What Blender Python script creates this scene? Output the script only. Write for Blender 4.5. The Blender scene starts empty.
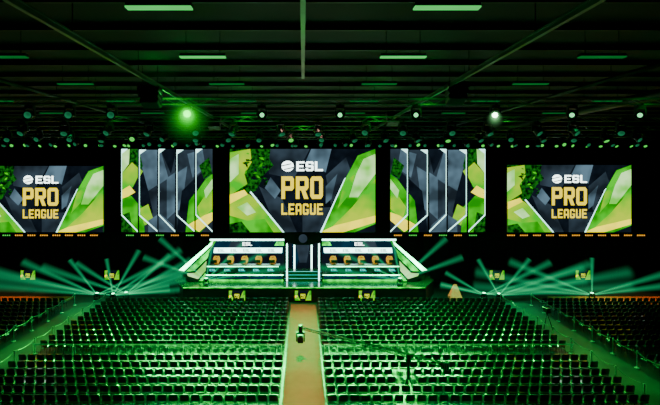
import bpy, bmesh, math, random
from mathutils import Vector, Matrix
random.seed(4)
C = bpy.context.scene.collection
F = 440.0; H = 11.4
def P(x, y, Y): return Vector(((x-303)*Y/F, Y, H-(y-170)*Y/F))
ORDW = ['first','second','third','fourth','fifth','sixth','seventh','eighth','ninth','tenth','eleventh','twelfth','thirteenth','fourteenth','fifteenth','sixteenth','seventeenth','eighteenth','nineteenth','twentieth']
def ordw(i):
    if i < 20: return ORDW[i]
    t = ['twenty','thirty','forty'][(i+1)//10-2]; r = (i+1) % 10
    return t+'-'+ORDW[r-1] if r else {'twenty':'twentieth','thirty':'thirtieth','forty':'fortieth'}[t]

# ---------------------------------------------------------------- materials
def mat(name, col, rough=.6, metal=0., var=.35, scale=6., emit=None, es=1., coat=0., bump=0.):
    m = bpy.data.materials.new(name); m.use_nodes = True
    n = m.node_tree.nodes; l = m.node_tree.links
    b = n['Principled BSDF']
    tc = n.new('ShaderNodeTexCoord'); no = n.new('ShaderNodeTexNoise'); no.inputs['Scale'].default_value = scale
    no.inputs['Detail'].default_value = 4
    l.new(tc.outputs['Object'], no.inputs['Vector'])
    r = n.new('ShaderNodeValToRGB'); r.color_ramp.elements[0].position = .3; r.color_ramp.elements[1].position = .7
    r.color_ramp.elements[0].color = (*[c*(1-var) for c in col], 1)
    r.color_ramp.elements[1].color = (*[min(1, c*(1+var*.6)) for c in col], 1)
    l.new(no.outputs['Fac'], r.inputs['Fac']); l.new(r.outputs['Color'], b.inputs['Base Color'])
    b.inputs['Roughness'].default_value = rough; b.inputs['Metallic'].default_value = metal
    b.inputs['Coat Weight'].default_value = coat
    if bump:
        bp = n.new('ShaderNodeBump'); bp.inputs['Strength'].default_value = bump
        l.new(no.outputs['Fac'], bp.inputs['Height']); l.new(bp.outputs['Normal'], b.inputs['Normal'])
    if emit:
        b.inputs['Emission Color'].default_value = (*emit, 1); b.inputs['Emission Strength'].default_value = es
    return m
def glow(name, col, s=1., var=.25, scale=.6, col2=None):
    m = bpy.data.materials.new(name); m.use_nodes = True
    n = m.node_tree.nodes; l = m.node_tree.links
    n.remove(n['Principled BSDF'])
    e = n.new('ShaderNodeEmission'); e.inputs['Strength'].default_value = s
    tc = n.new('ShaderNodeTexCoord'); no = n.new('ShaderNodeTexNoise'); no.inputs['Scale'].default_value = scale
    l.new(tc.outputs['Object'], no.inputs['Vector'])
    r = n.new('ShaderNodeValToRGB'); r.color_ramp.elements[0].position = .38; r.color_ramp.elements[1].position = .62
    c2 = col2 or [c*(1+var) for c in col]
    r.color_ramp.elements[0].color = (*[c*(1-var) for c in col], 1); r.color_ramp.elements[1].color = (*c2, 1)
    l.new(no.outputs['Fac'], r.inputs['Fac']); l.new(r.outputs['Color'], e.inputs['Color'])
    l.new(e.outputs[0], n['Material Output'].inputs['Surface'])
    return m
def beam_mat(name, col, s, r0, wid, fall=.5, pw=1.4):
    # glow of lamp-lit haze, put in as a self-glowing volume: the cone runs along local z, densest on its axis and near the lens
    m = bpy.data.materials.new(name); m.use_nodes = True
    n = m.node_tree.nodes; l = m.node_tree.links
    n.remove(n['Principled BSDF'])
    def math_(op, a, b=None, c=None):
        q = n.new('ShaderNodeMath'); q.operation = op
        for i, v in enumerate((a, b, c)):
            if v is None: continue
            if isinstance(v, (int, float)): q.inputs[i].default_value = v
            else: l.new(v, q.inputs[i])
        return q.outputs[0]
    e = n.new('ShaderNodeEmission'); e.inputs['Color'].default_value = (*col, 1)
    tc = n.new('ShaderNodeTexCoord'); sp = n.new('ShaderNodeSeparateXYZ'); l.new(tc.outputs['Object'], sp.inputs[0])
    z = math_('ABSOLUTE', sp.outputs['Z'])
    rad = math_('SQRT', math_('ADD', math_('MULTIPLY', sp.outputs['X'], sp.outputs['X']), math_('MULTIPLY', sp.outputs['Y'], sp.outputs['Y'])))
    R = math_('MULTIPLY_ADD', z, wid, r0)
    edge = math_('MAXIMUM', math_('SUBTRACT', 1., math_('DIVIDE', rad, R)), 0.)
    edge = math_('POWER', edge, 1.8)
    dist = math_('POWER', math_('MULTIPLY_ADD', z, fall, .35), pw)
    l.new(math_('MULTIPLY', math_('DIVIDE', s, dist), edge), e.inputs['Strength'])
    l.new(e.outputs[0], n['Material Output'].inputs['Volume'])
    return m
M = {}  # grey and black surfaces below have the hall's green light tinted in
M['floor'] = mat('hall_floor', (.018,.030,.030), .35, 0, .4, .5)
M['path'] = mat('green_tinted_floor', (.03,.07,.05), .45, 0, .6, .5)
M['carpet'] = mat('brown_carpet', (.30,.060,.036), .95, 0, .12, 1.5, bump=.1)
M['warm_floor'] = mat('warm_lit_floor', (.45,.11,.025), .95, 0, .3, 3, bump=.2)  # plain floor with the warm light put into its orange tone
M['ceil'] = mat('ceiling_panel', (.002,.006,.004), .7, 0, .5, .35)
M['wall'] = mat('black_wall', (.004,.006,.010), .9, 0, .4, .5)
M['curtain'] = mat('black_velvet', (.003,.005,.010), .9)
M['steel'] = mat('green_tinted_steel', (.12,.25,.18), .4, .5, .6, .5)
M['purlin'] = mat('purlin_steel', (.010,.030,.018), .5, .3, .9, .6)
M['dsteel'] = mat('dark_steel', (.025,.035,.03), .45, .6, .3, 3)
M['black'] = mat('black_plastic', (.006,.007,.008), .4)
M['rubber'] = mat('black_rubber', (.01,.01,.01), .8)
M['fabric'] = mat('chair_fabric', (.005,.015,.010), .28, 0, .3, 30, coat=.7)
M['fabric2'] = mat('green_lit_seat_fabric', (.010,.036,.022), .34, 0, .3, 30, coat=.6)  # green stage light put into the seat tone, brighter than the backrest
M['leg'] = mat('chair_leg_metal', (.1,.1,.1), .3, .9)
M['deck'] = mat('stage_deck', (.008,.07,.03), .18, 0, .3, 1)  # green stage light painted into the deck colour
M['desk'] = mat('desk_laminate', (.012,.016,.02), .3)
M['orange'] = mat('glowing_orange_fabric', (.8,.2,.02), .6, emit=(1,.36,.01), es=.8)  # chair fabric given a glow of its own so the orange shows
M['tan'] = mat('warm_glow_board', (.85,.4,.15), .6, emit=(1,.45,.10), es=.4)  # warm light on the board put in as a faint emission
M['grille'] = mat('speaker_grille', (.012,.014,.013), .6, .5, .6, 80)
M['green_tinted_metal'] = mat('green_tinted_metal', (.35,.6,.48), .35, .2)
M['rail'] = mat('barrier_metal', (.8,.9,.85), .3, .2)
M['lamp'] = glow('lamp_lit', (.10,1,.18), .8, .1)
M['lampunlit'] = glow('unlit_lamp_sheen', (.01,.5,.08), .28, .2)  # unlit lamps: their greenish reflection is put in as a weak glow
M['lens_green'] = glow('lens_green', (.0,1,.01), 4, .05)
M['lens_white'] = glow('lens_white', (.6,1,.6), 12, .05)
M['lens_small'] = glow('lens_small', (.2,1,.35), 1.8, .05)
M['lens_dim'] = glow('lens_dim', (.03,.4,.15), .35, .3, 4)
M['lens_warm'] = glow('lens_warm', (1,.42,.03), 1.3, .2)
M['lens_lime'] = glow('lens_lime', (.10,1,.1), .8, .2)
M['dark'] = glow('screen_dark', (.005,.009,.015), 1, .4)
M['slate'] = glow('screen_slate', (.026,.043,.060), 1, .6, .4)
M['blue'] = glow('screen_blue', (.085,.15,.20), 1, .6, .4)
M['deep'] = glow('screen_deep_green', (.0,.04,.004), 1, .8, 3., (.01,.18,.01))
M['green'] = glow('screen_green', (.0,.55,.0), 1.0, .4, .5, (.06,.9,.0))
M['lime'] = glow('screen_lime', (.04,.9,.0), 1.05, .2, .35, (.65,.95,.0))
M['mint'] = glow('screen_mint', (.22,1,.06), 1.7, .4, .5, (.55,1,.35))
M['yellow'] = glow('screen_yellow', (1,.86,.0), 1.9, .12)
M['cream'] = glow('lettering_yellow', (1,.76,.0), 1.8, .03)
M['limetext'] = glow('lettering_lime', (.85,1,.0), 1.5, .05)
M['white'] = glow('lettering_white', (.8,1,.95), 5, .05)
M['edgewhite'] = glow('edge_white', (.5,1,.9), 3.0, .1)
M['panelwhite'] = glow('panel_white', (.5,1,.85), 8, .1)
M['neon'] = glow('neon_green', (.14,1,.40), 14, .3, 1.2)
M['neonblue'] = glow('neon_blue', (.02,.7,.65), 1.8, .2)
M['deepblue'] = glow('screen_deep_blue', (.003,.03,.06), 1, .4)
M['stagegreen'] = glow('stage_green', (.0,.9,.05), 2.0, .6, 1.5)
M['beam'] = beam_mat('cyan_beam', (.02,1,.34), 2.8, .06, .065, .40, 1.7)
M['halo_green'] = beam_mat('green_halo', (.0,1,.02), 2.8, .25, .30, .8, 2.2)
M['halo_white'] = beam_mat('white_halo', (.3,1,.35), 1.4, .2, .09, .9, 2.2)

# ---------------------------------------------------------------- mesh builder
class MB:
    def __init__(s): s.v=[]; s.f=[]; s.m=[]
    def poly(s, pts, mi=0):
        b=len(s.v); s.v += [tuple(p) for p in pts]; s.f.append(tuple(range(b,b+len(pts)))); s.m.append(mi)
    def box(s, c, d, mi=0, rot=None):
        b=len(s.v); c=Vector(c)
        for z in (-.5,.5):
            for y in (-.5,.5):
                for x in (-.5,.5):
                    p=Vector((x*d[0],y*d[1],z*d[2]))
                    if rot: p = rot @ p
                    s.v.append(tuple(c+p))
        for q in ((0,2,3,1),(4,5,7,6),(0,1,5,4),(2,6,7,3),(0,4,6,2),(1,3,7,5)):
            s.f.append(tuple(b+i for i in q)); s.m.append(mi)
    def tube(s, p0, p1, r, n=8, mi=0, r1=None):
        p0=Vector(p0); p1=Vector(p1); d=(p1-p0).normalized()
        a=d.orthogonal().normalized(); bb=d.cross(a); r1=r if r1 is None else r1
        b=len(s.v)
        for p,rr in ((p0,r),(p1,r1)):
            for i in range(n):
                t=2*math.pi*i/n; s.v.append(tuple(p+a*math.cos(t)*rr+bb*math.sin(t)*rr))
        for i in range(n):
            j=(i+1)%n; s.f.append((b+i,b+j,b+n+j,b+n+i)); s.m.append(mi)
        s.f.append(tuple(b+i for i in reversed(range(n)))); s.m.append(mi)
        s.f.append(tuple(b+n+i for i in range(n))); s.m.append(mi)
    def rings(s, pts, r, n=5, mi=0):      # one continuous bent tube through the points
        b=len(s.v); pts=[Vector(p) for p in pts]; N=len(pts)
        for k,p in enumerate(pts):
            d=(pts[min(k+1,N-1)]-pts[max(k-1,0)]).normalized()
            a=Vector((1,0,0))-d*d.x
            if a.length<.2: a=Vector((0,1,0))-d*d.y
            a.normalize(); q=d.cross(a)
            for i in range(n):
                t=2*math.pi*i/n; s.v.append(tuple(p+a*math.cos(t)*r+q*math.sin(t)*r))
        for k in range(N-1):
            for i in range(n):
                j=(i+1)%n; s.f.append((b+k*n+i,b+k*n+j,b+k*n+n+j,b+k*n+n+i)); s.m.append(mi)
        s.f.append(tuple(b+i for i in reversed(range(n)))); s.m.append(mi)
        e=b+(N-1)*n; s.f.append(tuple(e+i for i in range(n))); s.m.append(mi)
    def lathe(s, prof, c=(0,0), n=16, mi=0):
        b=len(s.v)
        for r,z in prof:
            for i in range(n):
                t=2*math.pi*i/n; s.v.append((c[0]+r*math.cos(t),c[1]+r*math.sin(t),z))
        for k in range(len(prof)-1):
            for i in range(n):
                j=(i+1)%n; s.f.append((b+k*n+i,b+k*n+j,b+k*n+n+j,b+k*n+n+i)); s.m.append(mi)
        s.f.append(tuple(b+i for i in reversed(range(n)))); s.m.append(mi)
        e=b+(len(prof)-1)*n; s.f.append(tuple(e+i for i in range(n))); s.m.append(mi)
    def prism(s, pts, y0, y1, mi=0):      # pts (x,z) polygon extruded along y
        n=len(pts); b=len(s.v)
        s.v += [(x,y0,z) for x,z in pts]+[(x,y1,z) for x,z in pts]
        s.f.append(tuple(range(b,b+n))); s.m.append(mi)
        s.f.append(tuple(reversed(range(b+n,b+2*n)))); s.m.append(mi)
        for i in range(n):
            j=(i+1)%n; s.f.append((b+j,b+i,b+n+i,b+n+j)); s.m.append(mi)
    def mesh(s, name, mats, bevel=0, seg=2, smooth=False):
        me=bpy.data.meshes.new(name); me.from_pydata(s.v,[],s.f)
        for m in mats: me.materials.append(M[m])
        for p,i in zip(me.polygons,s.m): p.material_index=i
        if bevel:
            bm=bmesh.new(); bm.from_mesh(me)
            bmesh.ops.bevel(bm, geom=list(bm.edges), offset=bevel, segments=seg, affect='EDGES', profile=.5)
            bm.to_mesh(me); bm.free()
        if smooth:
            for p in me.polygons: p.use_smooth=True
        me.update(); return me
    def build(s, name, mats, parent=None, loc=(0,0,0), **k):
        if isinstance(mats,str): mats=[mats]
        o=bpy.data.objects.new(name, s.mesh(name,mats,**k)); C.objects.link(o); o.location=loc
        if parent: o.parent=parent
        return o
def tag(o, label, cat, group=None, kind=None):
    o['label']=label; o['category']=cat
    if group: o['group']=group
    if kind: o['kind']=kind
    return o
def thing(name, label, cat, loc=(0,0,0), rz=0, group=None):
    o=bpy.data.objects.new(name,None); C.objects.link(o); o.location=loc; o.rotation_euler=(0,0,rz)
    o.empty_display_size=.2
    return tag(o,label,cat,group)
def struct(name, mb, m, parent=None, **k):
    o=mb.build(name,m,parent,**k)
    if not parent: o['kind']='structure'
    return o
def rod(name,p0,p1,r,m,parent,n=6):
    b=MB(); b.tube(p0,p1,r,n); return b.build(name,m,parent)
KIDS={}
def kids(o):
    if o.name not in KIDS: KIDS[o.name]=[c for c in C.objects if c.parent==o]
    return KIDS[o.name]
def dup(src, loc=None, rz=None, label=None, group=None, parent=None, tweak=None):
    c=src.copy(); C.objects.link(c)
    if loc is not None: c.location=loc
    if rz is not None: c.rotation_euler=(0,0,rz)
    if label: c['label']=label
    if group: c['group']=group
    if parent: c.parent=parent
    if tweak: tweak(c)
    for k in kids(src): dup(k,parent=c,tweak=tweak)
    return c

# ---------------------------------------------------------------- the hall
PB=16.14      # underside of the purlins
b=MB(); b.box((0,23,-.1),(76,48,.2)); struct('floor',b,'floor')
b=MB(); b.box((0,23,16.45),(76,48,.2)); ceiling=struct('ceiling',b,'ceil')
y=7.5
while y<46.9:
    b=MB(); b.box((0,y,16.26),(75.8,.04,.18)); b.box((0,y,16.16),(75.8,.08,.02)); b.build('purlin','purlin',ceiling); y+=2.5
b=MB(); b.box((0,47.1,8.2),(76,.2,16.7)); struct('wall_back',b,'wall')
b=MB(); b.box((-38.1,23,8.2),(.2,48,16.7)); struct('wall_left',b,'wall')
b=MB(); b.box((38.1,23,8.2),(.2,48,16.7)); struct('wall_right',b,'wall')

# ---------------------------------------------------------------- audience chairs
def chair_parts():
    out=[]; K=.97
    b=MB(); b.box((0,.02,.44),(.44,.44,.08)); out.append(('seat',b.mesh('seat',['fabric2'],bevel=.025,seg=1)))
    b=MB(); n=6; W=.21
    rows=[(.52,-.19,1.),(.62,-.205,1.),(.79,-.235,1.),(.86,-.25,.90),(.885,-.256,.62)]; nr=len(rows)-1
    def pt(i,k,th):
        u=-1+2*i/n; z,y,s=rows[k]; ww=W*s
        return (u*ww, y-.03*(1-u*u)+th, z)
    for th,fl in ((.0,False),(.045,True)):
        for k in range(nr):
            for i in range(n):
                q=[pt(i,k,th),pt(i+1,k,th),pt(i+1,k+1,th),pt(i,k+1,th)]
                b.poly(q[::-1] if fl else q)
    for i in range(n):
        b.poly([pt(i,nr,0),pt(i+1,nr,0),pt(i+1,nr,.045),pt(i,nr,.045)]); b.poly([pt(i,0,0.045),pt(i+1,0,.045),pt(i+1,0,0),pt(i,0,0)])
    for k in range(nr):
        b.poly([pt(0,k,0),pt(0,k+1,0),pt(0,k+1,.045),pt(0,k,.045)]); b.poly([pt(n,k,.045),pt(n,k+1,.045),pt(n,k+1,0),pt(n,k,0)])
    out.append(('backrest',b.mesh('backrest',['fabric'])))
    for sx in (-1,1):
        b=MB(); b.tube((sx*.19,.2,.41),(sx*.20,.22,0),.013,5); out.append(('leg',b.mesh('leg',['leg'])))
        b=MB(); b.rings([(sx*.19,-.17,.58),(sx*.19,-.15,.4),(sx*.20,-.24,0)],.013); out.append(('leg',b.mesh('leg',['leg'])))
    # small chairs: all four legs as one continuous frame under the seat
    fr=MB(); fr.rings([(-.20,.22,0),(-.19,.2,.39),(-.19,-.15,.39),(-.20,-.24,0),(-.19,-.17,.38),(.19,-.17,.38),(.20,-.24,0),(.19,-.15,.39),(.19,.2,.39),(.20,.22,0)],.013)
    frame=('leg_frame',fr.mesh('leg_frame',['leg']))
    for _,me in out+[frame]:
        for v in me.vertices: v.co *= K
    return out,frame
CP,FRAME=chair_parts()
CP3=[CP[0],CP[1],FRAME]
RP=.90
rows=[36.5-RP*k for k in range(11)]+[25.4-RP*k for k in range(7)]
NF=11
BX,BY=5.55,23.18
spots=[]
for r,Y in enumerate(rows):
    for sg in (-1,1):
        for c in range(29): spots.append((sg*(1.38+.525*c),Y,r,sg,c,True))
        for c in range(20): spots.append((sg*(19.9+.525*c),Y,r,sg,c,False))
def inview(X,Y):
    x=303+X*F/Y; y=170+(H-.85)*F/Y; return -6<x<666 and y<402
spots=[s for s in spots if inview(s[0],s[1]) and not (abs(s[0]-BX)<.55 and abs(s[1]-BY)<.6)]
spots.sort(key=lambda s:(s[1],abs(s[0])))
near=spots[:300]; far=spots[300:]
for idx,(X,Y,r,sg,c,main) in enumerate(near):
    side='left' if sg<0 else 'right'
    q=r-NF
    where=('%s row behind the barrier'%ORDW[q]) if q>=0 else ('%s row before the barrier'%ORDW[NF-1-r])
    if main: lab='black hall chair, %s block, %s, %s from central aisle'%(side,where,ordw(c))
    else: lab='black hall chair, far %s outer block, %s, %s from side aisle'%(side,where,ordw(c))
    t=thing('hall_chair',lab,'chair',(X,Y,0),random.uniform(-.03,.03),'black hall chairs in rows facing the stage')
    for nm,me in (CP if idx<60 else CP3):
        o=bpy.data.objects.new(nm,me); C.objects.link(o); o.parent=t
V=[];FA=[];MI=[]
src=[([v.co.copy() for v in me.vertices],[tuple(p.vertices) for p in me.polygons],{'seat':0,'backrest':1,'leg_frame':2}[nm]) for nm,me in CP3]
for (X,Y,r,sg,c,main) in far:
    a=random.uniform(-.03,.03); ca,sa=math.cos(a),math.sin(a)
    for vs,fs,mi in src:
        b0=len(V); V += [(X+v.x*ca-v.y*sa,Y+v.x*sa+v.y*ca,v.z) for v in vs]
        FA += [tuple(b0+i for i in f) for f in fs]; MI += [mi]*len(fs)
me=bpy.data.meshes.new('hall_chair_rows'); me.from_pydata(V,[],FA)
for k in ('fabric2','fabric','leg'): me.materials.append(M[k])
me.polygons.foreach_set('material_index',MI); me.update()
o=bpy.data.objects.new('hall_chair_rows',me); C.objects.link(o)
tag(o,'the farther rows of black hall chairs nearer the stage and beyond the side aisles','chairs',kind='stuff')

# ---------------------------------------------------------------- floor coverings
b=MB(); b.box((.03,27.6,.01),(2.1,19.6,.02)); tag(b.build('carpet_runner','carpet'),'long brown carpet runner down the central aisle towards the stage','carpet')
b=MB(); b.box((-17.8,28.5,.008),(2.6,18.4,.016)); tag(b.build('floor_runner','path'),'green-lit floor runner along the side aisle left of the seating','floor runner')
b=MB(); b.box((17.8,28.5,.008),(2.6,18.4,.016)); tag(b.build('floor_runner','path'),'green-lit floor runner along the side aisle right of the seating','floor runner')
b=MB(); b.box((-27.5,38.7,.01),(14,1.8,.02)); tag(b.build('warm_floor_strip','warm_floor'),'floor strip behind the far left chairs, coloured orange for warm light','carpet')
b=MB(); b.box((29,38.4,.01),(14,2.4,.02)); tag(b.build('warm_floor_strip','warm_floor'),'floor strip behind the far right chairs, coloured orange for warm light','carpet')

def curtain(x0,x1,Y,z1,label):
    b=MB(); n=int((x1-x0)/.16); pts=[]
    for i in range(n+1):
        x=x0+(x1-x0)*i/n; pts.append((x,Y+.09*math.sin(i*1.1)+.03*math.sin(i*2.9)))
    for i in range(n):
        b.poly([(pts[i][0],pts[i][1],.0),(pts[i+1][0],pts[i+1][1],.0),(pts[i+1][0],pts[i+1][1],z1),(pts[i][0],pts[i][1],z1)])
    t=thing('stage_curtain',label,'curtain',(0,0,0))
    b.build('cloth','curtain',t)
    b=MB(); b.tube((x0,Y,z1),(x1,Y,z1),.04); b.build('rail','dsteel',t)
curtain(-33,-12.2,45.2,5.0,'black pleated curtain hanging behind the floor left of the stage')
curtain(12.4,35,45.2,5.0,'black pleated curtain hanging behind the floor right of the stage')

# roof rails
for X,lab in ((-6.55,'green-lit steel roof rail running diagonally through the upper left'),(6.6,'green-lit steel roof rail running diagonally through the upper right'),(0,'green-lit steel roof rail running straight above the central aisle')):
    t=thing('roof_rail',lab,'roof rail',(X,0,15.1))
    y1=18 if X==0 else 42
    b=MB(); b.box((0,(6+y1)/2,.0+.04),(.12,y1-6,.03)); b.box((0,(6+y1)/2,.2),(.12,y1-6,.03)); b.box((0,(6+y1)/2,.12),(.04,y1-6,.15)); b.build('beam','steel',t)
    yy=7.5
    while yy<y1: rod('hanger_rod',(0,yy,.2),(0,yy,PB-15.1),.02,'dsteel',t); yy+=5
for X,lab in ((-14,'dim dark pipe under the ceiling at far upper left'),(14,'dim dark pipe under the ceiling, inner one at upper right'),(19.5,'dim dark duct under the ceiling, outer one at upper right')):
    t=thing('ceiling_pipe',lab,'pipe',(X,0,15.55))
    r=.1 if X<19 else .28
    b=MB(); b.tube((0,8,0),(0,44,0),r,12); b.build('pipe','dsteel',t,smooth=True)
    for i in range(7): rod('hanger_rod',(0,10+i*5,0),(0,10+i*5,PB-15.55),.02,'dsteel',t)

# fluorescent ceiling lamps
def lamp(X,Y,lit,label):
    t=thing('ceiling_lamp',label,'ceiling lamp',(X,Y,15.4),0,'long ceiling lamps')
    b=MB(); b.prism([(-.14,.02),(.14,.02),(.08,.12),(-.08,.12)],-.8,.8)
    o=b.build('housing','dsteel',t); o.rotation_euler=(0,0,math.pi/2)
    b=MB(); b.box((0,0,0),(1.62,.22,.04)); b.build('diffuser','lamp' if lit else 'lampunlit',t)
    for s in (-.6,.6): rod('suspension_rod',(s,0,.1),(s,0,.98),.015,'dsteel',t)
LY=[10.86,15.6,20.5,25.6,31.0,36.0]
LXN=[(-17.7,'far left'),(-10.6,'left'),(-3.55,'centre left'),(3.55,'centre right'),(10.6,'right'),(17.7,'far right')]
for r,Y in enumerate(LY):
    for X,nm in LXN:
        if abs(X)*F/Y>340: continue
        lit = abs(X)<4 and r<2
        lamp(X,Y,lit,('bright' if lit else 'dim')+' long ceiling lamp in the %s column, %s row from the top'%(nm,ORDW[r]))

# ---------------------------------------------------------------- trusses
def truss(Y,Z,x0,x1,label,size=.3):
    t=thing('lighting_truss',label,'truss',(0,Y,Z),0,'lighting trusses across the hall')
    h=size/2
    for sy in (-1,1):
        for sz in (-1,1):
            b=MB(); b.tube((x0,sy*h,sz*h),(x1,sy*h,sz*h),.025,6); b.build('chord','steel',t)
    b=MB(); n=int((x1-x0)/.6)
    for i in range(n):
        a=x0+(x1-x0)*i/n; c=x0+(x1-x0)*(i+1)/n; s=1 if i%2 else -1
        for sy in (-1,1): b.tube((a,sy*h,-s*h),(c,sy*h,s*h),.014,4)
        b.tube((a,-s*h,-h),(c,s*h,-h),.014,4)
    b.build('lattice','steel',t)
    x=x0+1
    while x<x1: rod('hoist_chain',(x,0,h),(x,0,PB-Z),.014,'dsteel',t); x+=6.3
T1=22.7
truss(T1,14.93,-18,20,'nearest lattice lighting truss, carrying the brightest green lamp')
truss(30,14.88,-23,25,'second nearest lattice lighting truss crossing under the ceiling')
truss(35,14.73,-27,29,'third nearest lattice lighting truss crossing under the ceiling')
truss(39,14.45,-29,31,'fourth nearest lattice lighting truss crossing under the ceiling')
truss(42.5,14.5,-30,34,'farthest lattice lighting truss just above the big screens')

def head_proto(lens,name='moving_head_light'):
    t=thing(name,'','stage light')
    b=MB(); b.box((0,0,-.08),(.36,.26,.12)); b.box((0,0,0),(.1,.36,.06)); b.build('base','black',t,bevel=.015,seg=1)
    b=MB()
    for s in (-1,1): b.prism([(s*.2-.025,-.12),(s*.2+.025,-.12),(s*.22+.025,-.5),(s*.22-.025,-.5)],-.07,.07)
    b.box((0,0,-.15),(.45,.14,.05)); b.build('yoke','black',t)
    b=MB(); b.lathe([(.09,.22),(.15,.18),(.17,.02),(.17,-.1),(.2,-.22),(.2,-.28)],n=14)
    h=b.build('head','black',t,loc=(0,0,-.42),smooth=False)
    r={'lens_green':.19,'lens_white':.12,'lens_small':.10}.get(lens,.15)
    b=MB(); b.lathe([(r,-.285),(r-.005,-.3)],n=14); b.build('lens',lens,h)
    if lens=='lens_green':  # emissive cones here imitate the halo around the bright lenses
        b=MB(); b.tube((0,0,-.31),(0,0,-3.6),.25+.30*.31,20,0,.25+.30*3.6); b.build('light_beam','halo_green',h)
    if lens=='lens_white':
        b=MB(); b.tube((0,0,-.31),(0,0,-2.4),.2+.09*.31,20,0,.2+.09*2.4); b.build('light_beam','halo_white',h)
    return t
protos={}
def place_head(kind,loc,label,group,tilt=0,pan=0,sc=1.):
    if kind not in protos:
        protos[kind]=head_proto(kind); src=protos[kind]; src.location=loc; src['label']=label; src['group']=group; src.scale=(sc,)*3
        for k in kids(src):
            if k.name.startswith('head'): k.rotation_euler=(tilt,0,pan)
        return src
    def tw(c):
        if c.name.startswith('head'): c.rotation_euler=(tilt,0,pan)
    c=dup(protos[kind],loc,label=label,group=group,tweak=tw); c.scale=(sc,)*3
    return c
G='moving head lights on the trusses'
for i,x in enumerate((30,70,112,187,262,340,416,495,572,640)):
    kind={187:'lens_green',495:'lens_white',262:'lens_small',340:'lens_small',416:'lens_small',572:'lens_small',640:'lens_small'}.get(x,'lens_dim')
    lab={187:'moving head light glowing brightest green on the nearest truss',495:'moving head light glowing pale white-green at right on the nearest truss'}.get(x,'black moving head light on the nearest truss, %s from the left'%ordw(i))
    X=(x-303)*T1/F
    place_head(kind,(X,T1,14.75),lab,G,tilt=-1.35,pan=math.atan2(X,T1)*-1.0 if kind!='lens_dim' else .2,sc=1.15 if kind!='lens_green' else 1.)
for i in range(16):
    X=-22+i*2.9+.2*math.sin(i*3)
    place_head('lens_dim',(X,30,14.70),'black moving head light on the second nearest truss, %s from the left'%ordw(i),G,tilt=-.5-.5*random.random(),pan=random.uniform(-.6,.6),sc=1.35)
for i in range(22):
    X=-26+i*2.5
    place_head('lens_dim' if i%5 else 'lens_lime',(X,35,14.55),'black moving head light on the third nearest truss, %s from the left'%ordw(i),G,tilt=-.4-.7*random.random(),pan=random.uniform(-.6,.6),sc=1.3)
for i in range(28):
    X=-28.6+i*2.15
    place_head('lens_dim' if i%6 else 'lens_lime',(X,39,14.27),'black moving head light on the fourth nearest truss, %s from the left'%ordw(i),G,tilt=-.4-.9*random.random(),pan=random.uniform(-.6,.6),sc=1.1)
for i in range(45):
    X=-29.5+i*1.42
    mid=-17<X<17
    place_head('lens_dim' if (mid and i%3) else 'lens_lime',(X,42.5,14.32),'small moving head light on the truss above the screens, %s from the left'%ordw(i),G,tilt=-.6-.5*random.random(),pan=random.uniform(-.5,.5))

def speaker(x,y,Y,label,s=1.):
    p=P(x,y,Y)
    t=thing('hanging_loudspeaker',label,'loudspeaker',p,0,'hanging loudspeaker clusters')
    for k in range(3):
        a=(-.1-.14*k)
        b=MB(); c0=Vector((0,.05*k,-.34*k*s))
        w=(.55-.04*k)*s
        pts=[(-w,-.16*s),(w,-.16*s),(w*1.08,.0),(w,.16*s),(-w,.16*s),(-w*1.08,0)]
        b.prism(pts,-.35*s,.35*s); c=b.build('cabinet','black',t,loc=c0,bevel=.02,seg=1); c.rotation_euler=(a,0,0)
        b=MB(); b.box((0,-.36*s,0),(1.85*w,.03,.26*s)); b.build('grille','grille',c)
    b=MB(); b.box((0,0,.2*s),(1.0*s,.08,.06)); b.build('rigging_frame','dsteel',t)
    for q in (-.4,.4): rod('hanging_cable',(q*s,0,.2*s),(q*s,0,PB-p.z),.015,'dsteel',t)
speaker(150,90,20,'large black loudspeaker cluster hanging left of the bright green lamp',.85)
speaker(457,86,20,'large black loudspeaker cluster hanging at upper right beside the roof rail',.85)
speaker(214,118,32.5,'smaller black loudspeaker cluster hanging right of the bright green lamp',.9)
speaker(393,114,32.5,'smaller black loudspeaker cluster hanging above the right slat screens',.9)

# ---------------------------------------------------------------- lettering
S=.29
TB=[(0,.87),(.15,1),(.85,1),(1,.87),(1,.81),(0,.81)]
BB=[(0,.19),(1,.19),(1,.13),(.85,0),(.15,0),(0,.13)]
def rc(x0,y0,x1,y1): return [(x0,y0),(x1,y0),(x1,y1),(x0,y1)]
LET={
 'O':[TB,BB,rc(0,.19,S,.81),rc(1-S,.19,1,.81)],
 'P':[rc(0,0,S,1),[(S,1),(.85,1),(1,.88),(1,.81),(S,.81)],rc(1-S,.56,1,.81),[(S,.56),(1,.56),(1,.48),(.85,.37),(S,.37)]],
 'E':[rc(0,0,S,1),rc(S,.81,1,1),rc(S,.41,.88,.59),rc(S,0,1,.19)],
 'S':[TB,BB,rc(0,.55,S,.81),[(0,.6),(.9,.6),(1,.5),(1,.4),(.1,.4),(0,.5)],rc(1-S,.19,1,.4),rc(0,.19,S,.3),rc(1-S,.7,1,.81)],
 'L':[rc(0,0,S,1),rc(S,0,1,.19)],
 'A':[TB,rc(0,0,S,.81),rc(1-S,0,1,.81),rc(S,.3,1-S,.47)],
 'G':[TB,BB,rc(0,.19,S,.81),rc(1-S,.19,1,.5),rc(.52,.38,1-S,.5),rc(1-S,.68,1,.81)],
 'U':[BB,rc(0,.19,S,1),rc(1-S,.19,1,1)]}
LET['R']=[rc(0,0,S,1),[(S,1),(.85,1),(1,.88),(1,.81),(S,.81)],rc(1-S,.56,1,.81),[(S,.56),(1,.56),(1,.5),(.85,.38),(S,.38)],[(.42,.4),(.74,.4),(1,0),(.66,0)]]
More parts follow.
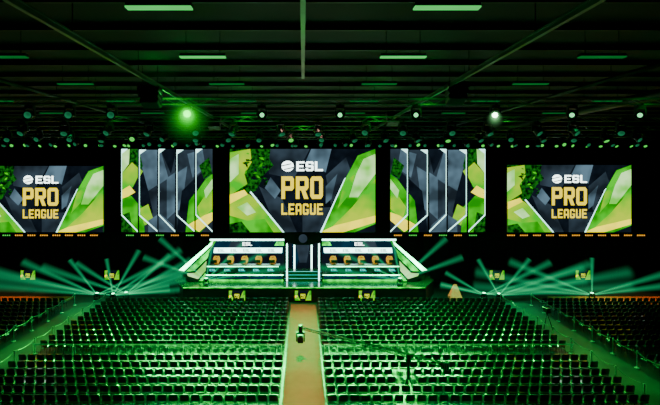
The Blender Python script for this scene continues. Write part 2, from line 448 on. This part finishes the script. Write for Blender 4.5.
def word(mb,w,u0,u1,v0,v1,W,Hh,off,gap=.14,mi=0):
    n=len(w); cw=(u1-u0)/(n+gap*(n-1))
    for i,ch in enumerate(w):
        x0=u0+i*cw*(1+gap)
        for pl in LET[ch]:
            mb.poly([((x0+px*cw-.5)*W,off,(1-(v1-(v1-v0)*pz))*Hh) for px,pz in pl],mi)
rr=random.Random(11)
ART=[('dark',[(0,0),(1,0),(1,1),(0,1)]),
 ('slate',[(.24,0),(.55,0),(.44,.36),(.27,.3)]),
 ('blue',[(.56,0),(.70,0),(.66,.28),(.52,.16)]),
 ('slate',[(.66,.32),(.8,.1),(.84,.3),(.7,.7)]),
 ('slate',[(.2,.45),(.36,.6),(.46,1),(.33,1)]),
 ('blue',[(.28,.34),(.35,.5),(.31,.6),(.24,.47)]),
 ('slate',[(.5,.72),(.7,.7),(.66,1),(.5,1)]),
 ('blue',[(.66,.45),(.74,.3),(.70,.6),(.66,.66)]),
 ('deep',[(0,0),(.28,0),(.27,.12),(.30,.2),(.24,.3),(.18,.5),(0,.62)]),
 ('lime',[(0,.04),(.14,0),(.15,.16),(.1,.3),(.12,.42),(0,.56)]),
 ('mint',[(0,.12),(.06,.06),(.06,.3),(0,.40)])]
for k in range(20):      # broken dark foliage texture over the bright corner
    u=.10+.15*rr.random(); v=.05+.36*rr.random(); a=rr.random()*6.28; q=.012+.02*rr.random()
    ART.append((('deep','dark','green')[k%3],[(u+q*math.cos(a),v+q*1.7*math.sin(a)),(u+q*.5*math.cos(a+2),v+q*.9*math.sin(a+2)),(u+q*math.cos(a+3.4),v+q*1.7*math.sin(a+3.4)),(u+q*.4*math.cos(a+4.8),v+q*.7*math.sin(a+4.8))]))
ART+=[
 ('yellow',[(0,.55),(.1,.49),(.13,.56),(0,.73)]),
 ('lime',[(0,.66),(.13,.54),(.22,.66),(.36,1),(0,1)]),
 ('mint',[(.05,.70),(.12,.64),(.18,.76),(.12,.80)]),
 ('green',[(.0,.80),(.12,.86),(.24,.84),(.3,1),(.0,1)]),
 ('deep',[(0,.9),(.08,.87),(.14,1),(0,1)]),
 ('edgewhite',[(.137,.52),(.146,.51),(.375,1),(.362,1)]),
 ('green',[(.80,.34),(.88,.08),(1,0),(1,1),(.62,1)]),
 ('mint',[(.87,.3),(.92,.12),(1,.06),(1,.3),(.88,.58),(.82,.58)]),
 ('lime',[(.84,.70),(1,.36),(1,.82),(.7,.94)]),
 ('lime',[(.79,.40),(.86,.3),(.82,.55),(.74,.72)]),
 ('yellow',[(.62,1),(.72,.92),(1,.80),(1,.88),(.78,1)]),
 ('dark',[(.86,1),(1,.90),(1,1)]),
 ('edgewhite',[(.787,.36),(.798,.34),(.632,1),(.62,1)])]
ART_SMALL=[('dark',[(0,0),(1,0),(1,1),(0,1)]),('lime',[(0,0),(.2,0),(.16,.4),(.34,1),(0,1)]),('yellow',[(0,.5),(.15,.45),(.17,.6),(0,.75)]),
 ('lime',[(.8,.3),(.9,0),(1,0),(1,1),(.64,1)]),('green',[(.0,.8),(.2,.85),(.3,1),(0,1)]),('green',[(.9,0),(1,0),(1,.4),(.86,.5)])]
def art_mesh(art,w,h,y0,step=.006):
    keys=[]; b=MB()
    for i,(k,pl) in enumerate(art):
        if k not in keys: keys.append(k)
        b.poly([((u-.5)*w,y0-step*i,(1-v)*h) for u,v in pl],keys.index(k))
    return b,keys
def screen(name,label,cx,Y,cz,w,h,group=None,big=True,detail=True):
    t=thing(name,label,'screen',(cx,Y,cz-h/2),0,group)
    d=.3 if big else .08; e=.06 if big else .04
    b=MB(); b.box((0,d/2,h/2),(w+2*e,d,h+2*e)); b.build('cabinet','black',t)
    st=.004 if big else .003
    A=ART if big else ART_SMALL
    art,keys=art_mesh(A,w,h,-.01,st); art.build('display',keys,t)
    off=-.01-st*(len(A)+2)
    tm='cream' if big else 'limetext'
    b=MB(); word(b,'PRO',.355,.640,.33,.60,w,h,off,gap=.14); b.build('lettering',tm,t)
    b=MB(); word(b,'LEAGUE',.355,.640,.655,.79,w,h,off,gap=.22); b.build('lettering',tm,t)
    if detail:
        b=MB(); word(b,'ESL',.458,.640,.15,.265,w,h,off,gap=.16); b.build('lettering','white',t)
        b=MB(); r=.064*h; cu=(.398-.5)*w; cv=(1-.207)*h
        b.poly([(cu+1.15*r*math.cos(a*math.pi/10),off,cv+r*math.sin(a*math.pi/10)) for a in range(20)])
        for a0,c0,x0,x1 in ((.10,.22,-1.3,.7),(-.55,.22,-.7,1.3)):
            b.poly([(cu+x0*r,off-.01,cv+(a0-.2)*r),(cu+x1*r,off-.01,cv+(a0+.25)*r),(cu+x1*r,off-.01,cv+(a0+.25+c0)*r),(cu+x0*r,off-.01,cv+(a0-.2+c0)*r)],1)
        b.build('emblem',['white','dark'],t)
    if big:
        for s in (-.4,0,.4): rod('hanging_cable',(s*w,.15,h+.05),(s*w,.15,16.35-(cz-h/2)),.02,'dsteel',t)
    return t
def pxscreen(x0,x1,y0,y1,Y):
    a=P(x0,y0,Y); c=P(x1,y1,Y); return (a.x+c.x)/2,Y,(a.z+c.z)/2,c.x-a.x,a.z-c.z
screen('led_screen','largest central video screen with yellow lettering above the stage',*pxscreen(230,375,149,232,44))
screen('led_screen','wide video screen with yellow lettering at far left, cut by the frame',*pxscreen(-20,104,166,232,44))
screen('led_screen','wide video screen with yellow lettering at far right',*pxscreen(507,630,165,232,44))

# one picture running across the five slats of each side (u over all five)
GA=[('slate',[(0,0),(1,0),(1,1),(0,1)]),
 ('dark',[(.0,.55),(.3,.2),(.45,.6),(.2,1),(0,1)]),
 ('blue',[(.18,.0),(.42,.0),(.52,.35),(.3,.5)]),
 ('dark',[(.42,.0),(.62,.0),(.55,.3)]),
 ('blue',[(.5,.35),(.72,.2),(.66,.7),(.5,.85)]),
 ('slate',[(.3,.5),(.5,.38),(.48,.9),(.36,.8)]),
 ('dark',[(.66,.5),(.9,.25),(.95,.6),(.72,1),(.6,1)]),
 ('blue',[(.72,.05),(.88,.0),(.92,.22),(.78,.34)]),
 ('deep',[(0,0),(.2,0),(.24,.2),(.12,.44),(0,.5)]),
 ('mint',[(0,.04),(.1,.0),(.09,.18),(0,.30)]),
 ('lime',[(0,.30),(.13,.16),(.24,.26),(.14,.46),(0,.5)]),
 ('yellow',[(0,.50),(.1,.44),(.17,.52),(0,.62)]),
 ('green',[(0,.6),(.12,.56),(.24,.7),(.26,1),(0,1)]),
 ('lime',[(.2,.72),(.3,.66),(.36,.86),(.26,.92)]),
 ('deep',[(.0,.8),(.1,.76),(.14,1),(0,1)]),
 ('blue',[(.3,.86),(.42,.78),(.58,.92),(.6,1),(.3,1)]),
 ('green',[(.74,.62),(.92,.36),(1,.3),(1,.85),(.86,1),(.7,1)]),
 ('lime',[(.82,.7),(1,.42),(1,.72),(.86,.86)]),
 ('mint',[(.9,.5),(1,.36),(1,.48),(.92,.6)]),
 ('yellow',[(.72,.92),(.9,.80),(1,.76),(1,.86),(.84,1)]),
 ('deep',[(.84,.2),(.96,.1),(1,.3),(.9,.36)])]
def clip(pl,u0,u1):
    for val,keep in ((u0,lambda u:u>=u0),(u1,lambda u:u<=u1)):
        out=[]
        for i in range(len(pl)):
            a=pl[i]; c=pl[(i+1)%len(pl)]
            if keep(a[0]): out.append(a)
            if keep(a[0])!=keep(c[0]):
                t=(val-a[0])/(c[0]-a[0]); out.append((val,a[1]+(c[1]-a[1])*t))
        pl=out
        if len(pl)<3: return None
    return pl
def slat(x0,x1,y0,y1,Y,k,label,flip):
    cx,_,cz,w,h=pxscreen(x0,x1,y0,y1,Y)
    t=thing('slat_screen',label,'screen',(cx,Y,cz-h/2),(.14 if k%2 else -.14)*(1 if not flip else -1),'narrow slat screens beside the central screen')
    f=(lambda u:1-u) if flip else (lambda u:u)
    b=MB(); b.box((0,.11,h/2),(w*1.02,.18,h+.04)); b.build('cabinet','black',t)
    arts=[]
    for key,pl in GA:
        c=clip(pl,k*.2,(k+1)*.2)
        if c: arts.append((key,[((u-k*.2)*5,v) for u,v in c]))
    arts+=[('edgewhite',[(.0,.0),(.4,.0),(.0,.06)]),
      ('edgewhite',[(0,.78),(0,.80),(1,1),(1,.98)]),
      ('edgewhite',[(0,.0),(.035,.0),(.035,.79),(0,.79)])]
    arts=[(c,[(f(u),min(v,1)) for u,v in pl]) for c,pl in arts]
    b,keys=art_mesh(arts,w,h,.0,.004); b.build('display',keys,t)
    rod('hanging_cable',(0,.1,h),(0,.1,16.35-(cz-h/2)),.03,'dsteel',t)
for k in range(5):
    slat(121+k*18.6,138.4+k*18.6,149+ (k%2)*.8,232,43.4,k,'narrow slat screen left of the central screen, %s from the left'%ORDW[k],False)
for k in range(5):
    slat(390+k*19.4,408+k*19.4,149+(k%2)*.8,232,43.4,4-k,'narrow slat screen right of the central screen, %s from the left'%ORDW[k],True)

def batten(x,label,lens):
    p=P(x,235.3,43.9)
    t=thing('led_batten',label,'stage light',p,0,'light battens below the screens')
    b=MB(); b.prism([(-.45,-.09),(.45,-.09),(.42,.09),(-.42,.09)],0,.18); b.build('housing','black',t)
    b=MB()
    for j in range(4): b.tube((-.32+j*.21,-.02,0),(-.32+j*.21,0,0),.075,8)
    b.build('lens',lens,t)
    b=MB(); b.tube((0,.1,.05),(0,.1,.25),.03,6); b.build('bracket','dsteel',t)
for i in range(9): batten(-6+i*12.5,'short glowing batten below the far left screen, %s from the left'%ORDW[i],'lens_warm' if i>1 else 'lens_lime')
for i in range(11): batten(511+i*13,'short glowing batten below and beyond the far right screen, %s from the left'%ORDW[i],'lens_warm')
for i in range(6): batten(130+i*15,'short glowing batten below the left slat screens, %s from the left'%ORDW[i],'lens_warm' if i%2 else 'lens_lime')
for i in range(6): batten(398+i*15,'short glowing batten below the right slat screens, %s from the left'%ORDW[i],'lens_lime' if i%2 else 'lens_warm')

# ---------------------------------------------------------------- stage
t=thing('stage_platform','long low black stage in front of the big screens','stage',(0,38,0))
b=MB(); pts=[(-10.4,.0),(10.6,.0),(12.0,2.4),(12.0,7.4),(-11.8,7.4),(-11.8,2.4)]
n=len(pts); b.poly([(x,y,1.29) for x,y in pts]); b.build('deck','deck',t)
b=MB()
for i in range(n):
    a=pts[i]; c=pts[(i+1)%n]; b.poly([(a[0],a[1],.0),(c[0],c[1],.0),(c[0],c[1],1.285),(a[0],a[1],1.285)])
b.build('fascia','black',t)
b=MB(); b.box((0.1,-.03,1.24),(20.9,.04,.07)); b.build('edge_light','stagegreen',t)
for k,x in enumerate((237,303,367)):
    p=P(x,296,37.85)
    screen('display_monitor','small logo monitor on the stage front, %s'%['left of the centre','in the centre','right of the centre'][k],p.x,37.86,.6,1.4,.85,'small logo monitors',big=False,detail=False)

def booth(sg):
    side='left' if sg<0 else 'right'
    t=thing('player_platform','raised glowing platform under the %s player desk'%side,'platform',(sg*5.6,40,1.29))
    b=MB(); b.prism([(-3.8,0),(3.8,0),(3.8,.6),(-3.8,.6)],0,3.6); b.build('riser','deck',t)
    b=MB(); b.box((0,-.02,.56),(7.6,.04,.07)); b.build('light_strip','neon',t)
    b=MB(); b.box((0,-.02,.08),(7.6,.04,.14)); b.build('light_strip','stagegreen',t)
    b=MB()
    for k in range(5): b.box((-3.0+k*1.5,-.012,.33),(1.4,.02,.3))
    b.build('front_panel','deepblue',t)
    x0,x1=(210,284) if sg<0 else (322,396)
    a=P(x0,239,43.7); c=P(x1,266,43.7); w=c.x-a.x; h=a.z-1.3
    t=thing('led_backdrop','low video wall with white bands behind the %s player desk'%side,'screen',((a.x+c.x)/2,43.7,1.3))
    b=MB(); b.box((0,.15,h/2+.03),(w+.1,.28,h+.04)); b.build('cabinet','black',t)
    m=(lambda u:u) if sg<0 else (lambda u:1-u)
    A=[('deepblue',[(0,0),(1,0),(1,1),(0,1)]),('green',[(0,0),(.10,0),(.03,.26),(0,.26)]),('slate',[(.3,0),(.6,0),(.5,.25),(.25,.25)]),
       ('stagegreen',[(.90,.08),(1,.08),(1,.2),(.87,.2)]),
       ('panelwhite',[(.0,.0),(1,.0),(1,.05),(0,.05)]),('panelwhite',[(.06,.27),(.98,.27),(.97,.42),(.05,.42)]),('dark',[(0,.46),(1,.46),(1,1),(0,1)])]
    bb,keys=art_mesh([(k,[(m(u),v) for u,v in pl]) for k,pl in A],w,h,-.01,.005); bb.build('display',keys,t)
    b=MB()
    for k in range(5): word(b,'ESL',.11+k*.17,.20+k*.17,.30,.39,w,h,-.07)
    b.build('lettering','dark',t)
    b=MB(); word(b,'ESL',.44,.57,.10,.20,w,h,-.07); b.build('lettering','white',t)
    YW=39.75
    t=thing('wing_panel','slanted glowing green wing panel at the outer %s end of the stage'%side,'light panel',(0,0,0))
    mx=lambda x:x if sg<0 else 606-x
    def poly(pts,Y): return [(P(mx(x),y,Y).x,P(mx(x),y,Y).z) for x,y in pts]
    b=MB(); b.prism(poly([(213,241),(207,262),(205,281.6),(190,281.6),(179,270)],YW),YW,YW+.15); b.build('panel','black',t)
    def stripe(pts,mm,nm,dd=.04):
        b=MB(); b.prism(poly(pts,YW-dd),YW-dd,YW-.005); b.build(nm,mm,t)
    stripe([(213,241),(211.5,245),(184,271),(179,270)],'neon','glow_panel')
    stripe([(210.5,248),(207.5,258),(194,271),(186,271.5)],'stagegreen','glow_panel')
    stripe([(206.5,261),(205.5,271),(198,279),(188,276),(187,273.5),(195,273)],'mint','glow_panel')
    stripe([(205.3,273),(205,281),(199,281)],'stagegreen','glow_panel')
    t=thing('player_desk','long dark player desk on the %s platform'%side,'desk',(sg*5.6,40.9,1.89))
    b=MB(); b.box((0,0,.70),(6.9,.8,.05)); b.build('tabletop','desk',t,bevel=.01,seg=1)
    b=MB(); b.box((0,-.3,.36),(6.8,.05,.62)); b.build('front_panel','desk',t)
    b=MB(); b.box((0,-.335,.61),(6.7,.02,.06)); b.build('light_strip','neon',t)
    b=MB()
    for k in range(5): word(b,'ESL',.05+k*.2,.14+k*.2,.36,.70,6.7,.62,-.34)
    b.build('lettering','neonblue',t)
    for x in (-3.3,0,3.3):
        b=MB(); b.box((x,.05,.34),(.05,.65,.68)); b.build('leg','desk',t)
booth(-1); booth(1)
def monitor_proto():
    t=thing('computer_monitor','','monitor')
    b=MB(); b.box((0,0,.27),(.58,.04,.30)); b.box((0,-.03,.27),(.3,.03,.16)); b.build('casing','black',t,bevel=.008,seg=1)
    b=MB(); b.box((0,.022,.27),(.5,.004,.27)); b.build('display','blue',t)
    b=MB(); b.box((0,-.02,.08),(.06,.03,.16)); b.box((0,-.02,.008),(.26,.2,.016)); b.build('stand','dsteel',t)
    return t
def gchair_proto():
    t=thing('gaming_chair','','chair')
    b=MB(); b.box((0,0,.48),(.52,.52,.12)); b.build('seat','black',t,bevel=.03)
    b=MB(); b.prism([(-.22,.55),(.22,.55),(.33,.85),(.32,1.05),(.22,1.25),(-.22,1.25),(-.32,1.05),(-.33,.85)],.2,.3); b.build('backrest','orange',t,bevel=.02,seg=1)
    b=MB(); b.box((0,.18,1.15),(.14,.05,.06)); b.build('headrest','black',t,bevel=.02,seg=1)
    for s in (-1,1):
        b=MB(); b.box((s*.34,0,.7),(.08,.3,.04)); b.box((s*.34,.05,.58),(.04,.06,.22)); b.build('armrest','black',t)
    b=MB(); b.tube((0,0,.1),(0,0,.43),.03)
    for k in range(5):
        a=k*2*math.pi/5; b.tube((0,0,.1),(.3*math.cos(a),.3*math.sin(a),.06),.025,6); b.tube((.3*math.cos(a),.3*math.sin(a)-.02,.035),(.3*math.cos(a),.3*math.sin(a)+.02,.035),.035,8)
    b.build('swivel_base','dsteel',t)
    return t
mp=gp=None
for sg,side in ((-1,'left'),(1,'right')):
    for k in range(5):
        x=sg*5.6-2.7+k*1.35
        l1='black monitor on the %s player desk, %s from the left'%(side,ORDW[k]); l2='orange-backed gaming chair behind the %s player desk, %s from the left'%(side,ORDW[k])
        if mp is None:
            mp=monitor_proto(); mp.location=(x,40.95,2.617); mp['label']=l1; mp['group']='monitors on the player desks'
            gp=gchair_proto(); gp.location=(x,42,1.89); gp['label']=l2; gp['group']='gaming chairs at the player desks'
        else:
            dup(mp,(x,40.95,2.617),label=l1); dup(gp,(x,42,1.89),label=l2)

t=thing('stage_steps','dark blue-edged steps between the two player platforms','steps',(0,40.2,1.29))
for k in range(3):
    b=MB(); b.box((0,.4+.5*k+ .5*(3-k)/2,.1+.2*k),(3.4,.5*(3-k)+.6,.2)); s=b.build('step','deck',t)
    b=MB(); b.box((0,.1+.5*k-.01,.18+.2*k),(3.4,.02,.03)); b.build('edge_light','neonblue',s)
a=P(285,243,44); c=P(321,266,44)
t=thing('entrance_screen','narrow deep blue video wall with bright vertical bars at stage centre','screen',(0,44,1.3))
w=c.x-a.x; h=a.z-1.3
b=MB(); b.box((0,.15,h/2),(w,.28,h)); b.build('cabinet','black',t)
bb,keys=art_mesh([('dark',[(0,0),(1,0),(1,1),(0,1)]),('deepblue',[(.2,0),(.5,0),(.3,1),(.2,1)]),('slate',[(.3,.0),(.7,.0),(.6,.7),(.4,.7)]),
   ('panelwhite',[(.24,0),(.28,0),(.28,1),(.24,1)]),('panelwhite',[(.72,0),(.76,0),(.76,1),(.72,1)])],w,h,-.01,.005)
bb.build('display',keys,t)
t=thing('hanging_crest','dark tapered crest hanging below the central screen','sign',(0,43.3,0))
def pp(pts,Y): return [(P(x,y,Y).x,P(x,y,Y).z) for x,y in pts]
b=MB(); b.prism(pp([(282,232.5),(324,232.5),(320,240),(312,245),(294,245),(286,240)],43.3),0,.2); b.build('board','curtain',t)
b=MB(); q=P(303,238.6,43.2); b.tube((q.x,-.12,q.z),(q.x,0,q.z),.42,20); b.build('disc','slate',t)
for x,lab in ((-1.45,'left'),(1.45,'right')):
    t=thing('light_pillar','tall thin white-blue light pillar at the %s of the stage entrance'%lab,'light pillar',(x,39.9,1.29))
    b=MB(); b.box((0,.0,1.75),(.24,.14,3.5)); b.build('post','black',t)
    b=MB(); b.box((0,-.08,1.75),(.12,.03,3.4)); b.build('light_strip','panelwhite',t)

def tv(x,label):
    p=P(x,275,41)
    t=screen('display_monitor',label,p.x,41,p.z,1.35,.85,'small logo monitors',big=False,detail=False)
    b=MB(); z=p.z-.425; b.tube((0,.12,-z+.05),(0,.12,.5),.035); b.box((0,.12,-z+.03),(.9,.6,.05)); b.box((0,.09,.4),(.4,.06,.3)); b.build('stand','dsteel',t)
for x,l in ((28,'small logo monitor on a stand below the far left screen'),(112,'small logo monitor on a stand between the far left screen and stage'),(497,'small logo monitor on a stand just right of the stage'),(583,'small logo monitor on a stand below the far right screen')): tv(x,l)

p=P(455,293,39.5)
t=thing('folding_board','small pale orange peaked folding board right of the stage','sign',(p.x,39.5,0))
for s in (-1,1):
    b=MB(); b.poly([(-.55,s*.3,0),(.55,s*.3,0),(.12,s*.03,1.15),(-.12,s*.03,1.15)]); b.poly([(-.55,s*.3-.03,0),(.55,s*.3-.03,0),(.12,s*.03-.03,1.15),(-.12,s*.03-.03,1.15)]); b.build('panel','tan',t)
b=MB(); b.tube((-.13,0,1.15),(.13,0,1.15),.03); b.build('hinge','dsteel',t)

# floor beam lights with rays visible in the haze
def beamlight(x,Y,label,dirs,z0=0.):
    X=(x-303)*Y/F
    t=thing('beam_light',label,'stage light',(X,Y,z0),0,'beam lights on the floor beside the stage')
    b=MB(); b.box((0,0,.07),(.45,.35,.14)); b.build('base','black',t,bevel=.02,seg=1)
    b=MB()
    for s in (-1,1): b.box((s*.23,0,.32),(.05,.14,.4))
    b.build('yoke','black',t)
    b=MB(); b.lathe([(.1,-.16),(.17,-.1),(.19,.1),(.15,.16)],n=14); h=b.build('head','black',t,loc=(0,0,.45))
    b=MB(); b.lathe([(.14,.165),(.1,.2),(.02,.22)],n=14); b.build('lens','neon',h)
    for a,dy,LL in dirs:
        LL*=1.3
        a=math.radians(a); dv=Vector((math.cos(a),dy,math.sin(a))).normalized()
        b=MB(); b.tube((0,0,.1),(0,0,LL),.06+.0065,16,0,.06+.065*LL)
        o=b.build('light_beam','beam',h); o.rotation_mode='QUATERNION'; o.rotation_quaternion=dv.to_track_quat('Z','Y')
beamlight(97,38.6,'glowing beam light fanning cyan rays, outer one left of the stage',[(175,0,8),(167,0,7),(156,0,5.5),(14,0,6),(26,0,5),(128,0,3)])
beamlight(113,38.4,'glowing beam light fanning cyan rays, middle one left of the stage',[(171,0,8),(5,0,4.5),(12,0,5),(20,0,6),(34,0,5.5),(60,0,3.5),(100,0,2.5)])
beamlight(126,38.8,'glowing beam light fanning cyan rays, inner one left of the stage',[(5,0,3),(11,0,3),(18,0,4),(28,0,5),(42,0,4),(162,0,6),(148,0,4)])
beamlight(484,38.6,'glowing beam light fanning cyan rays, inner one right of the stage',[(166,0,3),(150,0,3),(8,0,7),(15,0,7),(26,0,5)])
beamlight(499,38.4,'glowing beam light fanning cyan rays, middle one right of the stage',[(4,0,9),(10,0,9),(19,0,6.5),(170,0,4),(120,0,2.8),(50,0,3.2)])
beamlight(592,38.6,'glowing beam light fanning cyan rays, outer one right of the stage',[(176,0,8),(169,0,8),(158,0,6),(7,0,6),(16,0,5),(90,0,2.5)])
beamlight(206,38.6,'glowing beam light at the front left corner of the stage',[(160,0,4.5),(138,0,4.2),(45,0,3.6),(25,0,4.5),(9,0,5.5),(80,0,2.8)],1.29)
beamlight(400,38.6,'glowing beam light at the front right corner of the stage',[(20,0,4.5),(42,0,4.2),(135,0,3.6),(155,0,4.5),(171,0,5.5),(100,0,2.8)],1.29)

for sg,side in ((-1,'left'),(1,'right')):
    for k in range(6):
        x0=sg*(1.25+k*2.5); x1=sg*(1.25+(k+1)*2.5-.06)
        t=thing('low_barrier','thin metal barrier in the %s block, %s from the central aisle'%(side,ORDW[k]),'barrier',((x0+x1)/2,26.35,0),0,'thin barriers across the seating')
        hw=abs(x1-x0)/2
        b=MB(); b.tube((-hw,0,.95),(hw,0,.95),.035,8); b.build('top_rail','rail',t)
        b=MB(); b.tube((-hw,0,.5),(hw,0,.5),.012,6); b.build('lower_rail','dsteel',t)
        for s in (-1,1):
            b=MB(); b.tube((s*hw*.97,0,.02),(s*hw*.97,0,.93),.02,6); b.box((s*hw*.97,0,.01),(.08,.14,.02)); b.build('post','rail',t)

for X,nm in ((-19.2,'outer edge of the left side aisle'),(-16.6,'inner edge of the left side aisle'),(16.6,'inner edge of the right side aisle'),(19.2,'outer edge of the right side aisle')):
    for k in range(9):
        Y=37-k*1.95
        if abs(303+X*F/Y-330)>345: continue
        t=thing('rope_stanchion','pale barrier post on the %s, %s from the stage'%(nm,ORDW[k]),'barrier post',(X,Y,.016),0,'barrier posts along the side aisles')
        b=MB(); b.lathe([(.14,0),(.14,.02),(.04,.05),(.02,.06)],n=14); b.build('base','green_tinted_metal',t)
        b=MB(); b.lathe([(.025,.05),(.025,.9),(.045,.91),(.045,.99),(.02,1.0)],n=10); b.build('pole','green_tinted_metal',t)
        if k<8:
            b=MB()
            b.rings([(0,-.03-1.75*j/8,.93-.12*(1-((j-4)/4)**2)) for j in range(9)],.02)
            b.build('belt','steel',t)

# camera crane: base among the right chairs, camera hanging over the aisle
t=thing('camera_crane','long camera crane reaching from the right chairs over the carpet aisle','camera crane',(BX,BY,0))
for k in range(3):
    a=math.radians(90+120*k)
    b=MB(); b.tube((0,0,.55),(.2*math.cos(a),.2*math.sin(a),.1),.035,8); l=b.build('leg','black',t)
    b=MB(); b.tube((.2*math.cos(a)-.03,.2*math.sin(a),.08),(.2*math.cos(a)+.03,.2*math.sin(a),.08),.08,12); b.build('wheel','rubber',l)
b=MB(); b.tube((0,0,.4),(0,0,1.35),.07,12); b.lathe([(.14,1.3),(.16,1.35),(.12,1.44)],n=12); b.build('column','black',t)
A=Vector((0,0,1.6)); E=Vector((-.15-BX,26.6-BY,1.85)); d=(E-A).normalized(); up=Vector((0,0,1)); R_=A-d*1.7
b=MB(); b.box((0,0,1.55),(.2,.2,.3)); b.build('pivot','dsteel',t,bevel=.02,seg=1)
b=MB(); sd=d.cross(up).normalized()
for o_ in (up*.11+sd*.07,up*.11-sd*.07,-up*.09): b.tube(R_+o_,E+o_*.6,.028,6)
nn=18
for k in range(nn):
    p0=R_.lerp(E,k/nn); p1=R_.lerp(E,(k+1)/nn); f=1-.4*k/nn
    b.tube(p0-up*.09*f,p1+(up*.11+sd*.07)*f,.012,4); b.tube(p0+(up*.11-sd*.07)*f,p1-up*.09*f,.012,4)
b.build('arm','steel',t)
b=MB()
for k in range(4): b.tube(R_-d*(.05+.09*k),R_-d*(.11+.09*k),.2,14)
b.build('counterweight','black',t)
b=MB(); b.box(R_+up*.4+d*.3,(.3,.25,.2)); b.tube(R_+d*.3,R_+d*.3+up*.35,.02,6); b.build('control_monitor','black',t)
h=MB(); h.tube(E+Vector((0,0,.16)),E+Vector((0,0,-.25)),.13,12); h.box(E+Vector((0,0,-.3)),(.5,.16,.1)); h.box(E+Vector((-.23,0,-.55)),(.07,.16,.5)); h.box(E+Vector((.23,0,-.55)),(.07,.16,.5)); hd=h.build('camera_head','black',t)
b=MB(); b.box(E+Vector((0,-.05,-.62)),(.34,.6,.36)); b.box(E+Vector((0,-.3,-.4)),(.2,.2,.12)); b.build('camera','black',hd,bevel=.02,seg=1)
b=MB(); b.tube(E+Vector((0,.24,-.62)),E+Vector((0,.5,-.62)),.11,12); b.build('camera_lens','dsteel',hd)

t=thing('tripod_camera','black camera on a tripod in the right side aisle','camera',(17.3,31.2,.016))
for k in range(3):
    a=math.radians(90+120*k); b=MB(); b.tube((0,0,1.25),(.4*math.cos(a),.4*math.sin(a),.0),.025,6); b.build('leg','black',t)
b=MB(); b.box((0,0,1.45),(.28,.5,.32)); b.build('camera_body','black',t,bevel=.02,seg=1)
b=MB(); b.tube((0,.2,1.45),(0,.55,1.45),.1,12); b.build('camera_lens','black',t)
b=MB(); b.tube((0,0,1.2),(0,0,1.32),.08,10); b.tube((0,-.1,1.3),(.1,-.6,1.15),.015,6); b.build('tripod_head','dsteel',t)

# ---------------------------------------------------------------- light
def area(loc,target,size,sy,energy,col,spread=180):
    l=bpy.data.lights.new('area','AREA'); l.shape='RECTANGLE'; l.size=size; l.size_y=sy; l.energy=energy; l.color=col; l.spread=math.radians(spread)
    o=bpy.data.objects.new('area_light',l); C.objects.link(o); o.location=loc
    d=Vector(target)-Vector(loc); o.rotation_euler=d.to_track_quat('-Z','Y').to_euler(); return o
def spot(loc,target,energy,col,ang,blend=.5,r=.2):
    l=bpy.data.lights.new('spot','SPOT'); l.energy=energy; l.color=col; l.spot_size=math.radians(ang); l.spot_blend=blend; l.shadow_soft_size=r
    o=bpy.data.objects.new('spot_light',l); C.objects.link(o); o.location=loc
    d=Vector(target)-Vector(loc); o.rotation_euler=d.to_track_quat('-Z','Y').to_euler(); return o
def point(loc,energy,col,r=.3):
    l=bpy.data.lights.new('point','POINT'); l.energy=energy; l.color=col; l.shadow_soft_size=r
    o=bpy.data.objects.new('point_light',l); C.objects.link(o); o.location=loc; return o
GRN=(.0,1,.06)
area((0,41.5,9.0),(0,27,0),30,1.0,7500,(.0,1,.12),62)
for X in (-8,8): spot((X,38.5,11.5),(X*1.05,28,0),20000,GRN,62,.9)
area((0,28,14.2),(0,28,0),3.0,18,270,(1,.50,.36),16)
for X,e in ((-17.8,170),(17.8,100)): area((X,30,14.2),(X,30,0),1.6,14,e,(.0,1,.2),22)
for X,Y,e in ((-7,21.4,75),(6.5,22,16),(-17,22,5),(18,22,5),(-4,29,42),(5,29,36),(-13,29,12),(14,30,10),(0,34,40),(-16,36,12),(17,36,12)): point((X,Y,14.6),e,GRN,.2)
point((0,13,14.4),5,GRN)
for X in (-27,28.5): spot((X,36.5,8),(X,38.6,0),2600,(1,.42,.12),60)
for X in (-5.6,5.6): area((X,39.2,5.8),(X,41.5,1.5),7,.6,260,(.0,1,.25),120)
for X in (-10.8,11.0): spot((X,37.2,5.5),(X*.98,37.6,0),2200,(.02,1,.25),100,.9)
area((0,37.2,4.0),(0,38.5,1.0),18,.3,400,(.0,1,.15),120)
for X in (-17.5,17.2,25.5): spot((X,38.0,4.5),(X,37.6,0),1500,(.0,1,.3),110,.9)
w=bpy.data.worlds.new('world'); bpy.context.scene.world=w; w.use_nodes=True
bg=w.node_tree.nodes['Background']; bg.inputs[0].default_value=(.0001,.0008,.0007,1); bg.inputs[1].default_value=1

cam=bpy.data.cameras.new('camera'); co=bpy.data.objects.new('camera',cam); C.objects.link(co)
co.location=(0,0,H); co.rotation_euler=(math.pi/2,0,0); cam.sensor_width=36; cam.lens=24
cam.shift_x=27/660; cam.shift_y=-32.5/660; cam.clip_end=200
bpy.context.scene.camera=co
